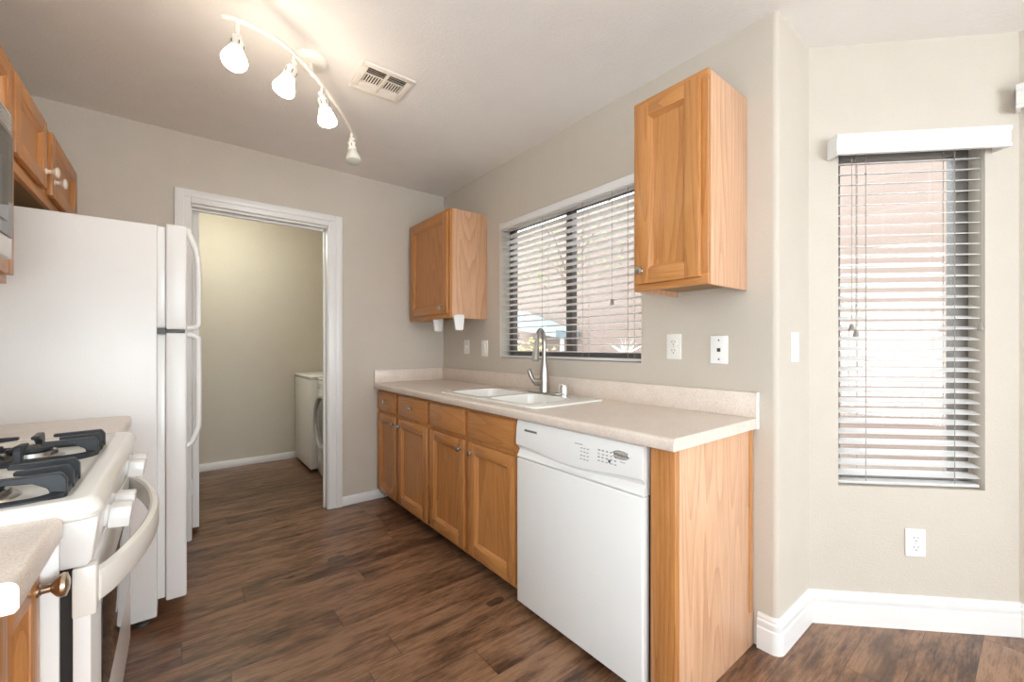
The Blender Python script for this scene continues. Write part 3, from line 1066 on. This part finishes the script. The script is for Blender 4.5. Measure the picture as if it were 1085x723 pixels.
# cooktop: rounded slab with a shallow well
TZ = .916
a = bmesh.new()
ring_def = [(0.0, .884, .018), (-.003, .893, .022), (.0, .902, .024), (.006, .911, .022), (.013, TZ - .0008, .018), (.016, TZ, .018), (.018, TZ, .018), (.039, TZ, .015), (.041, TZ - .0003, .015), (.047, TZ - .005, .012), (.054, TZ - .007, .012)]
rings = []
X0, X1 = XL + .02, -.107
for ins, z, r in ring_def:
    rings.append([a.verts.new((p[0], p[1], z)) for p in rrect((X0 + X1) / 2, (GY0 + GY1) / 2, X1 - X0 - 2 * ins, GY1 - GY0 - 2 * ins, max(.01, .03 - ins * .3), 6)])
n = len(rings[0])
for A, B in zip(rings, rings[1:]):
    for q in range(n): a.faces.new((A[q], A[(q + 1) % n], B[(q + 1) % n], B[q]))
a.faces.new(rings[-1]); a.faces.new(rings[0])
b = MB(); b.merge(a, 0); ct = b.build('cooktop', M['cream'], t, ang=45)
WZ = TZ - .007
# burners and grates
def grate(cx, cy, w, l):
    g = MB()
    x0, x1, y0, y1 = cx - w / 2, cx + w / 2, cy - l / 2, cy + l / 2
    zt = WZ + .045
    s_ = .007
    o_, i_ = rrect(cx, cy, w, l, .05, 5), rrect(cx, cy, w - .026, l - .026, .037, 5)
    q_ = bmesh.new()
    rr_ = [[q_.verts.new((p[0], p[1], z)) for p in ps] for ps, z in ((o_, WZ), (o_, WZ + .010), (i_, WZ + .013), (i_, WZ))]
    for A, B in zip(rr_, rr_[1:] + rr_[:1]):
        for k in range(len(A)): q_.faces.new((A[k], A[(k + 1) % len(A)], B[(k + 1) % len(A)], B[k]))
    g.merge(q_, 0)
    def finger(px, py, dx, dy, L):
        # arched finger: post on the ring, then a tapered bar running inwards
        hx, hy = -dy * s_, dx * s_
        prof = [(-.002, WZ), (-.002, zt - .012), (.006, zt), (L, zt - .002), (L, zt - .010), (.040, zt - .014), (.022, zt - .026), (.016, WZ)]
        k = bmesh.new()
        A = [k.verts.new((px + dx * u + hx, py + dy * u + hy, z)) for u, z in prof]
        B = [k.verts.new((px + dx * u - hx, py + dy * u - hy, z)) for u, z in prof]
        k.faces.new(A); k.faces.new(B[::-1])
        for q in range(len(prof)): k.faces.new((A[q], A[(q + 1) % len(prof)], B[(q + 1) % len(prof)], B[q]))
        bmesh.ops.recalc_face_normals(k, faces=k.faces)
        bmesh.ops.bevel(k, geom=k.edges[:], offset=.0018, segments=1, affect='EDGES')
        g.merge(k, 0)
    for oy in (-l * .29, 0, l * .29):
        L = w * .30 if oy == 0 else w * .38
        finger(x1, cy + oy, -1, 0, L)
        finger(x0, cy + oy, 1, 0, L)
    finger(cx, y0, 0, 1, l * .30)
    finger(cx, y1, 0, -1, l * .30)
    return g
for gx in (-.285, -.555):
    for gy in (1.160, 1.535):
        bu = MB(); bu.lathe([(.060, 0), (.055, .004), (.048, .005), (.046, .014), (.040, .015)], (gx, gy, WZ), (0, 0, 1), 24)
        bo = bu.build('burner', M['nickel'], t)
        bu = MB(); bu.lathe([(.038, .0), (.040, .003), (.038, .009), (.03, .011), (0, .0115)], (gx, gy, WZ + .0152), (0, 0, 1), 24)
        bu.build('burner_cap', M['iron'], bo)
        grate(gx, gy, .25, .215).build('grate', M['iron'], t)
# front control panel
b = MB()
b.prism([(-.157, .883), (-.110, .883), (-.111, .868), (-.118, .812), (-.124, .803), (-.157, .803)], 1, GY0 + .001, GY1 - .001, bev=.003)
fp = b.build('control_panel', M['app'], t)
for ky in (1.150, 1.232, 1.560, 1.642):
    b = MB()
    b.lathe([(.022, -.002), (.021, .004), (.019, .008)], (-.1145, ky, .846), (1, 0, -.12), 20)
    kk = b.build('control_knob', M['app'], t)
    b = MB(Matrix.Translation((-.108, ky, .846)) @ Matrix.Rotation(math.radians(7), 4, 'Y'))
    b.prism([(-.024, -.020), (.024, -.020), (.027, 0), (.024, .021), (-.024, .021), (-.027, 0)], 0, .0, .033, bev=.004)
    b.build('grip', M['app'], kk)
# oven door with side caps, window and arched handle
b = MB(); b.box(-.142, -.119, GY0 + .003, GY1 - .003, .268, .800, .003); od_ = b.build('oven_door', M['app'], t)
b = MB(); b.box(-.1195, -.1165, 1.140, GY1 - .080, .465, .690, .001); b.build('oven_window', M['black_glass'], od_)
for ya_ in (GY0 + .001, GY1 - .030):
    b = MB(); b.box(-.143, -.112, ya_, ya_ + .029, .715, .801, .004)
    b.build('door_cap', M['cream'], od_)
hp = []
for k in range(25):
    s_ = k / 24
    y = GY0 + .030 + (GY1 - GY0 - .060) * s_
    hp.append((-.117 + .068 * math.sin(PI * s_) ** .75, y, .752))
k = bmesh.new()
rows = []
for i, p in enumerate(hp):
    tt = (Vector(hp[min(i + 1, 24)]) - Vector(hp[max(i - 1, 0)])).normalized()
    nn = Vector((tt.y, -tt.x, 0))
    if nn.x < 0: nn = -nn
    sec = [(-.009, -.026), (.006, -.026), (.009, -.020), (.009, .020), (.006, .027), (-.004, .030), (-.009, .026)]
    rows.append([k.verts.new(Vector(p) + nn * o + Vector((0, 0, z))) for o, z in sec])
for A, B in zip(rows, rows[1:]):
    for q in range(7): k.faces.new((A[q], A[(q + 1) % 7], B[(q + 1) % 7], B[q]))
k.faces.new(rows[0]); k.faces.new(rows[-1])
b = MB(); b.merge(k, 0); b.build('handle', M['cream'], od_, ang=50)
b = MB(); b.box(-.157, -.139, GY0 + .004, GY1 - .004, .06, .258, .004); b.build('storage_drawer', M['app'], t)
b = MB(); b.box(-.157, -.1425, GY0 + .006, GY1 - .006, .258, .803); b.build('door_gap', M['dark_gap'], t)
for yy in (GY0 + .05, GY1 - .05):
    for xx in (-.2, XL + .1):
        b = MB(); b.lathe([(.016, 0), (.016, .02)], (xx, yy, 0), (0, 0, 1), 12); b.build('foot', M['greypl'], t)


# ------------------------------------------------------------------ laundry machines
t = thing('washing_machine', 'white top-loading washer at the back of the laundry room', 'washer', (1.30, 4.54, 0))
b = MB(); b.box(.955, 1.64, 4.225, 4.880, .03, .868, .012, seg=3); b.build('body', M['washer'], t)
b = MB(); b.box(.950, 1.645, 4.222, 4.884, .870, .905, .014, seg=3); b.build('lid', M['washer'], t)
b = MB(); b.box(1.55, 1.66, 4.225, 4.88, .905, 1.02, .02, seg=3); b.build('console', M['washer'], t)
for yy in (4.27, 4.83):
    for xx in (1.0, 1.6):
        b = MB(); b.lathe([(.022, 0), (.022, .01), (.01, .012), (.01, .03)], (xx, yy, 0), (0, 0, 1), 12); b.build('foot', M['greypl'], t)
t = thing('clothes_dryer', 'white front-loading dryer with a round grey-rimmed door, half hidden by the doorway', 'dryer', (1.35, 3.87, 0))
b = MB(); b.prism([(1.68, 4.200), (1.03, 4.200), (1.008, 4.17), (.990, 4.0), (.985, 3.87), (.990, 3.72), (1.008, 3.56), (1.03, 3.535), (1.68, 3.535)], 2, .035, .862, bev=.006)
b.build('body', M['washer'], t)
b = MB(); b.box(1.01, 1.68, 3.54, 4.195, .863, .89, .01, seg=3); b.build('top_panel', M['washer'], t)
b = MB(); b.box(.990, 1.03, 3.60, 4.14, .79, .845, .006); b.build('console', M['silver'], t)
b = MB(); b.lathe([(.255, 0), (.255, .030), (.235, .045), (.215, .045), (.205, .030), (.205, 0)], (.998, 3.87, .52), (-1, 0, 0), 40)
dr = b.build('door', M['silver'], t)
b = MB(); b.lathe([(.205, 0), (.2, .024), (.12, .045), (0, .052)], (.998, 3.87, .52), (-1, 0, 0), 40); b.build('door_glass', M['washer_glass'], dr)
b = MB(); b.box(1.03, 1.66, 3.55, 4.185, .0, .034); b.build('base_plinth', M['greypl'], t)


# ------------------------------------------------------------------ blinds
def make_blind(label, name, mat_loc, rz, W, zb, zt, n, tilt, depth_c, head, valance, ladders, tassels, gap_side=.006):
    """local frame: x along the wall, y outwards, z up. zb bottom rail, zt underside of the head rail"""
    t = thing(name, label, 'blind', mat_loc, rz)
    sw, st = .050, .0028
    # one slightly crowned slat
    a = bmesh.new()
    secs = []
    for k in range(7):
        u = -sw / 2 + sw * k / 6
        zc = .0016 * (1 - (2 * u / sw) ** 2)
        secs.append((u, zc))
    prof = [(u, z + st / 2) for u, z in secs] + [(u, z - st / 2) for u, z in reversed(secs)]
    ct_, sn = math.cos(tilt), math.sin(tilt)
    prof = [(u * ct_ - z * sn, u * sn + z * ct_) for u, z in prof]
    A = [a.verts.new((gap_side, u, z)) for u, z in prof]
    B = [a.verts.new((W - gap_side, u, z)) for u, z in prof]
    a.faces.new(A); a.faces.new(B[::-1])
    for q in range(len(prof)): a.faces.new((A[q], A[(q + 1) % len(prof)], B[(q + 1) % len(prof)], B[q]))
    b = MB(); b.merge(a, 0)
    s0 = b.build('slat', M['blind'], t, local=True, ang=60)
    z0s = zb + .045
    pitch = (zt - z0s) / n
    for i in range(n):
        o = s0 if i == 0 else s0.copy()
        if i: COL.objects.link(o)
        o.parent = t
        o.location = (0, depth_c, z0s + pitch * i)
    b = MB(); b.box(gap_side, W - gap_side, depth_c - .024, depth_c + .024, zb, zb + .014, .004); b.build('bottom_rail', M['blind'], t, local=True)
    b = MB(); b.box(.002, W - .002, depth_c - .026, depth_c + .026, zt + .005, head, .002); b.build('head_rail', M['blind'], t, local=True)
    v = MB(); valance(v); v.build('valance', M['trim'], t, local=True)
    for x in ladders:
        b = MB()
        for yy in (depth_c - .027, depth_c + .027):
            b.tube([(x, yy, zb + .014), (x, yy, zt + .006)], .0014, 5)
        b.build('ladder_cord', M['cord'], t, local=True)
    for (x, z) in tassels:
        b = MB(); b.tube([(x, depth_c - .034, z + .02), (x, depth_c - .034, zt + .01)], .0012, 5)
        cd = b.build('pull_cord', M['cord'], t, local=True)
        b = MB(); b.lathe([(.004, .03), (.007, .026), (.0085, .012), (.0105, .006), (.0105, 0), (0, 0)], (x, depth_c - .034, z), (0, 0, 1), 12); b.build('tassel', M['tassel'], cd, local=True)
    return t


KW = WY1 - WY0
def val_k(v):
    v.box(.002, KW - .002, .000, .012, .905, .953, .003)
    v.box(.002, KW - .002, -.004, .000, .912, .950, .002)
make_blind('white horizontal blind hanging in the kitchen window above the sink', 'window_blind', (XR, WY1, WZ0), -PI / 2, KW, .004, .893, 21, math.radians(-4), .040, .950, val_k, (.10, .43, .77, 1.08), ((.985, .30),))
BW = BW1 - BW0
def val_b(v):
    xa, xb = -.045, .592
    v.prism([(-.070, 1.386), (-.070, 1.398), (-.065, 1.404), (-.065, 1.446), (-.071, 1.454), (-.071, 1.468), (-.055, 1.473), (-.001, 1.473), (-.001, 1.468), (-.052, 1.466), (-.056, 1.458), (-.056, 1.386)], 0, xa, xb, bev=0)
    v.box(xa, xa + .010, -.056, -.001, 1.388, 1.467)
    v.box(xb - .010, xb, -.056, -.001, 1.388, 1.467)
bayb = make_blind('white horizontal blind in the tall narrow window at right', 'window_blind', (BX + BW0 * .7071, BY - BW0 * .7071, BZ0), -PI / 4, BW, .006, 1.428, 31, math.radians(15), .038, 1.465, val_b, (.115, .455), ((.055, .66), (.072, .635), (.545, .66)))

t = thing('window_valance', 'white blind valance cut off by the right edge of the picture', 'valance', (XS - .04, -.5, 2.125))
b = MB()
b.prism([(XS - .076, 2.126), (XS - .076, 2.140), (XS - .070, 2.147), (XS - .070, 2.195), (XS - .077, 2.204), (XS - .077, 2.222), (XS - .014, 2.227), (XS - .014, 2.216), (XS - .062, 2.212), (XS - .062, 2.126)], 1, -1.95, .071)
b.box(XS - .062, XS - .014, .060, .071, 2.128, 2.214)
b.build('front_board', M['trim'], t)
b = MB(); b.box(XS - .060, XS - .001, -1.93, .03, 2.150, 2.2125, .003); b.build('head_rail', M['blind'], t)


# ------------------------------------------------------------------ outlets and switches
def plate(name, label, cat, loc, rz, kind, w=.072, h=.116, mat='plate'):
    """local: x across, y out of the wall into the room is -y, z up"""
    t = thing(name, label, cat, loc, rz)
    b = MB(); b.box(-w / 2, w / 2, -.006, 0, -h / 2, h / 2, .0035, seg=3); b.build('cover_plate', M[mat], t, local=True)
    if kind == 'outlet':
        for zc in (.0195, -.0195):
            b = MB()
            b.prism(rrect(0, zc, .034, .029, .012, 5), 1, -.0085, -.005)
            rc_ = b.build('receptacle', M[mat], t, local=True)
            b = MB()
            b.box(-.0085, -.0062, -.0092, -.008, zc - .001, zc + .008)
            b.box(.0062, .0085, -.0092, -.008, zc + .000, zc + .0075)
            b.lathe([(.0028, 0), (.0028, .001), (0, .001)], (0, -.0082, zc - .0085), (0, -1, 0), 10)
            b.build('slots', M['socket'], rc_, local=True)
        b = MB(); b.lathe([(.003, 0), (.0025, .0012), (0, .0014)], (0, -.006, 0), (0, -1, 0), 10); b.build('screw', M['nickel'], t, local=True)
    elif kind == 'phone':
        b = MB(); b.box(-.007, .007, -.0085, -.005, -.008, .007, .001); b.build('jack', M['socket'], t, local=True)
        for zc in (.040, -.040):
            b = MB(); b.lathe([(.0035, 0), (.003, .0015), (0, .0018)], (0, -.006, zc), (0, -1, 0), 10); b.build('screw', M['socket'], t, local=True)
    elif kind == 'rocker':
        b = MB(); b.box(-.017, .017, -.0075, -.005, -.034, .034, .001); b.build('rocker_frame', M[mat], t, local=True)
        b = MB(); b.prism([(-.0075, -.032), (-.0120, .030), (-.0075, .032)], 0, -.0155, .0155); b.build('rocker', M[mat], t, local=True)
    elif kind == 'toggle':
        b = MB(); b.box(-.006, .006, -.016, -.005, -.004, .010, .002); b.build('toggle', M[mat], t, local=True)
        for zc in (.030, -.030):
            b = MB(); b.lathe([(.003, 0), (.0025, .0012), (0, .0014)], (0, -.006, zc), (0, -1, 0), 10); b.build('screw', M['nickel'], t, local=True)
    return t


RW = -PI / 2
plate('wall_outlet', 'white duplex outlet above the counter, under the nearer oak wall cabinet', 'outlet', (XR, 1.058, 1.178), RW, 'outlet')
plate('phone_jack', 'bright white phone jack plate beside the duplex outlet above the counter', 'phone jack', (XR, .852, 1.165), RW, 'phone', .074, .118, 'plate_w')
plate('light_switch', 'white switch plate below the far corner cabinet, farther from the window', 'light switch', (XR, 2.838, 1.174), RW, 'toggle', .072, .11)
plate('wall_outlet', 'white cover plate just left of the kitchen window', 'outlet', (XR, 2.590, 1.164), RW, 'rocker', .080, .12)
plate('light_switch', 'white rocker switch on the bright narrow wall left of the tall window', 'light switch', (1.956, YJ, 1.176), 0, 'rocker', .076, .120, 'plate_w')
sO = .413
plate('wall_outlet', 'white duplex outlet low on the wall under the tall narrow window', 'outlet', (BX + sO * .7071, BY - sO * .7071, .358), -PI / 4, 'outlet', .076, .114, 'plate_w')

# ------------------------------------------------------------------ track light
t = thing('track_light', 'cream curved ceiling track light with four spot heads, the last one unlit', 'ceiling light', (.455, 2.02, H))
b = MB(); b.lathe([(.070, 0), (.072, .004), (.070, .012), (.058, .026), (.030, .033), (0, .034)], (.462, 2.040, H), (0, 0, -1), 32); b.build('canopy', M['lampw'], t)
ZB = 2.360
barp = spline([(.121, 1.822, ZB), (.200, 1.808, ZB), (.316, 1.842, ZB), (.436, 1.948, ZB), (.545, 2.075, ZB), (.668, 2.243, ZB), (.792, 2.446, ZB)], 8)
b = MB(); b.tube(barp, .0085, 12); b.tube([(.450, 1.975, ZB), (.458, 2.02, H - .030)], .008, 10); b.build('track_bar', M['lampw'], t)
def spot(mount, aim, lit, drop=.010):
    mx = Vector(mount)
    dn = Vector((0, 0, -1))
    ax = Vector(aim).normalized()
    b = MB()
    b.tube([mx, mx + dn * (.020 + drop)], .007, 10)
    b.lathe([(.011, -.012), (.011, .012)], mx + dn * (.024 + drop), (ax.y, -ax.x, 0), 12)
    piv = mx + dn * (.030 + drop)
    b.tube([piv, piv + ax * .018], .009, 10)
    h = b.build('spot_head', M['lampw'], t)
    o = piv + ax * .012
    b = MB(); b.lathe([(.010, 0), (.021, .004), (.0225, .012), (.0225, .040), (.0245, .046), (.0245, .052), (.018, .053)], o, ax, 22)
    side = Vector((ax.y, -ax.x, 0)).normalized()
    up = ax.cross(side)
    b.build('socket', M['lampw'], h)
    b = MB()
    for q in range(6):
        ang = 2 * PI * q / 6
        rd = side * math.cos(ang) + up * math.sin(ang)
        b.tube([o + ax * .018 + rd * .0225, o + ax * .036 + rd * .0225], .0018, 6)
    b.build('socket_slot', M['socket'], h)
    b = MB(); b.lathe([(.018, .050), (.0235, .054), (.031, .075), (.038, .096), (.0405, .108), (.038, .116), (.026, .121), (0, .123)], o, ax, 28)
    b.build('bulb', M['glow'] if lit else M['unlit'], h)
spot((.165, 1.812, ZB - .006), (-.10, -.40, -.86), True, .034)
spot((.362, 1.880, ZB - .006), (-.30, -.04, -.95), True)
spot((.508, 2.030, ZB - .006), (.16, -.16, -.97), True)
spot((.745, 2.366, ZB - .006), (.02, -.20, -.97), False)

# ------------------------------------------------------------------ ceiling vent
VX0, VX1, VY0, VY1 = .652, .898, 1.884, 2.116
t = thing('ceiling_vent', 'cream four-way ceiling air vent beside the track light', 'vent', ((VX0 + VX1) / 2, (VY0 + VY1) / 2, H))
b = MB()
w = .030
z0, z1 = H - .012, H - .001
b.box(VX0, VX1, VY0, VY0 + w, z0, z1, .004); b.box(VX0, VX1, VY1 - w, VY1, z0, z1, .004)
b.box(VX0, VX0 + w, VY0 + w, VY1 - w, z0, z1, .003); b.box(VX1 - w, VX1, VY0 + w, VY1 - w, z0, z1, .003)
xm = (VX0 + VX1) / 2
b.box(xm - .006, xm + .006, VY0 + w, VY1 - w, z0, z1, .001)
b.build('frame', M['vent'], t)
b = MB(); b.box(VX0 + .01, VX1 - .01, VY0 + .01, VY1 - .01, H - .0035, H - .0005); b.build('duct_opening', M['ventdark'], t)
ya, yb_ = VY0 + w, VY1 - w
third = (yb_ - ya)
for (x0, x1) in ((VX0 + w, xm - .006), (xm + .006, VX1 - w)):
    b = MB()
    b.box(x0, x1, ya + third * .27, ya + third * .31, z0 + .002, z1)
    b.box(x0, x1, ya + third * .69, ya + third * .73, z0 + .002, z1)
    for k in range(3):
        y = ya + third * (.05 + .09 * k)
        b.prism([(y + .0105, z1 - .001), (y + .0125, z1 - .001), (y + .003, z0 + .001), (y + .001, z0 + .001)], 0, x0, x1)
        y = ya + third * (.76 + .085 * k)
        b.prism([(y - .002, z1 - .001), (y + .001, z1 - .001), (y + .013, z0 + .001), (y + .009, z0 + .001)], 0, x0, x1)
    nb = 7
    for k in range(nb):
        x = x0 + (x1 - x0) * (k + .5) / nb
        b.box(x - .0016, x + .0016, ya + third * .31, ya + third * .69, z0 + .002, z1)
    b.build('louvre', M['vent'], t)

# ------------------------------------------------------------------ outdoors
b = MB(); b.box(1.97, 16, -12, 24, -.25, -.15)
g_ = b.build('ground', M['ground']); struct(g_)
b = MB(); b.box(6.6, 6.9, -10, 20, -.15, 3.95)
nb_ = b.build('neighbour_house_wall', M['block'])
tag(nb_, 'pinkish block wall of the house next door, seen through the blinds', 'wall', kind='structure')

def leaves(n, cen, rad, size, flat=.7):
    b = MB()
    for i in range(n):
        while True:
            p = Vector((random.uniform(-1, 1), random.uniform(-1, 1), random.uniform(-1, 1)))
            if p.length < 1: break
        c_ = Vector(cen) + Vector((p.x * rad[0], p.y * rad[1], p.z * rad[2]))
        d1 = Vector((random.gauss(0, 1), random.gauss(0, 1), random.gauss(0, 1))).normalized()
        d2 = d1.orthogonal().normalized()
        s_ = size * random.uniform(.6, 1.3)
        vs = [b.bm.verts.new(c_ + v) for v in (-d1 * s_, d2 * s_ * .4, d1 * s_, -d2 * s_ * .4)]
        b.bm.faces.new(vs)
    return b
t = thing('garden_tree', 'leafy tree outside the kitchen window in front of the pink wall', 'tree', (5.4, 5.2, -.15))
b = MB(); b.tube([(5.4, 5.2, -.15), (5.42, 5.2, 1.2), (5.4, 5.2, 2.6)], [.06, .05, .03], 10)
for k in range(6):
    q = k * 1.05
    b.tube([(5.4, 5.2, 2.1 + .08 * k), (5.4 + .5 * math.cos(q), 5.2 + .8 * math.sin(q), 2.9 + .12 * k)], [.016, .005], 6)
b.build('trunk', M['bark'], t)
leaves(520, (5.4, 5.2, 3.0), (.7, 1.8, .8), .05).build('foliage', M['leaf'], t)
t = thing('garden_shrub', 'yellow-green shrub low outside the kitchen window, left of the mullion', 'shrub', (4.3, 5.0, -.15))
b = MB()
for k in range(7): b.tube([(4.3 + .02 * k, 5.0 + .02 * k, -.15), (4.1 + .06 * k, 4.6 + .13 * k, .8)], .012, 6)
b.build('stems', M['bark'], t)
leaves(700, (4.3, 5.0, .72), (.3, .75, .6), .05).build('foliage', M['leaf_y'], t)
t = thing('fan_palm', 'pale spiky fan palm low outside the right pane of the kitchen window', 'plant', (5.6, 4.15, -.15))
b = MB(); b.tube([(5.6, 4.15, -.15), (5.6, 4.15, 1.0)], [.06, .045], 10); b.build('trunk', M['bark'], t)
b = MB()
for k in range(46):
    q, e_ = random.uniform(0, 2 * PI), random.uniform(-.7, 1.3)
    dv = Vector((math.cos(q) * math.cos(e_), math.sin(q) * math.cos(e_), math.sin(e_)))
    o = Vector((5.6, 4.15, 1.05))
    sd = dv.orthogonal().normalized() * .014
    L = random.uniform(.28, .42)
    vs = [b.bm.verts.new(p) for p in (o + sd * .4, o + dv * L * .5 + sd, o + dv * L, o + dv * L * .5 - sd, o - sd * .4)]
    b.bm.faces.new(vs)
b.build('fronds', M['leaf_p'], t)
t = thing('patio_awning', 'pale blue sloping awning outside the left pane of the kitchen window', 'awning', (6.3, 7.0, -.15))
b = MB(); b.prism([(6.05, 1.50), (7.7, 2.00), (7.7, 1.62), (6.05, 1.36)], 0, 5.9, 6.55); b.build('sloping_cover', M['blue'], t)
for yy in (6.15, 7.6):
    b = MB(); b.box(6.15, 6.21, yy - .03, yy + .03, -.15, 1.45); b.build('post', M['trim'], t)
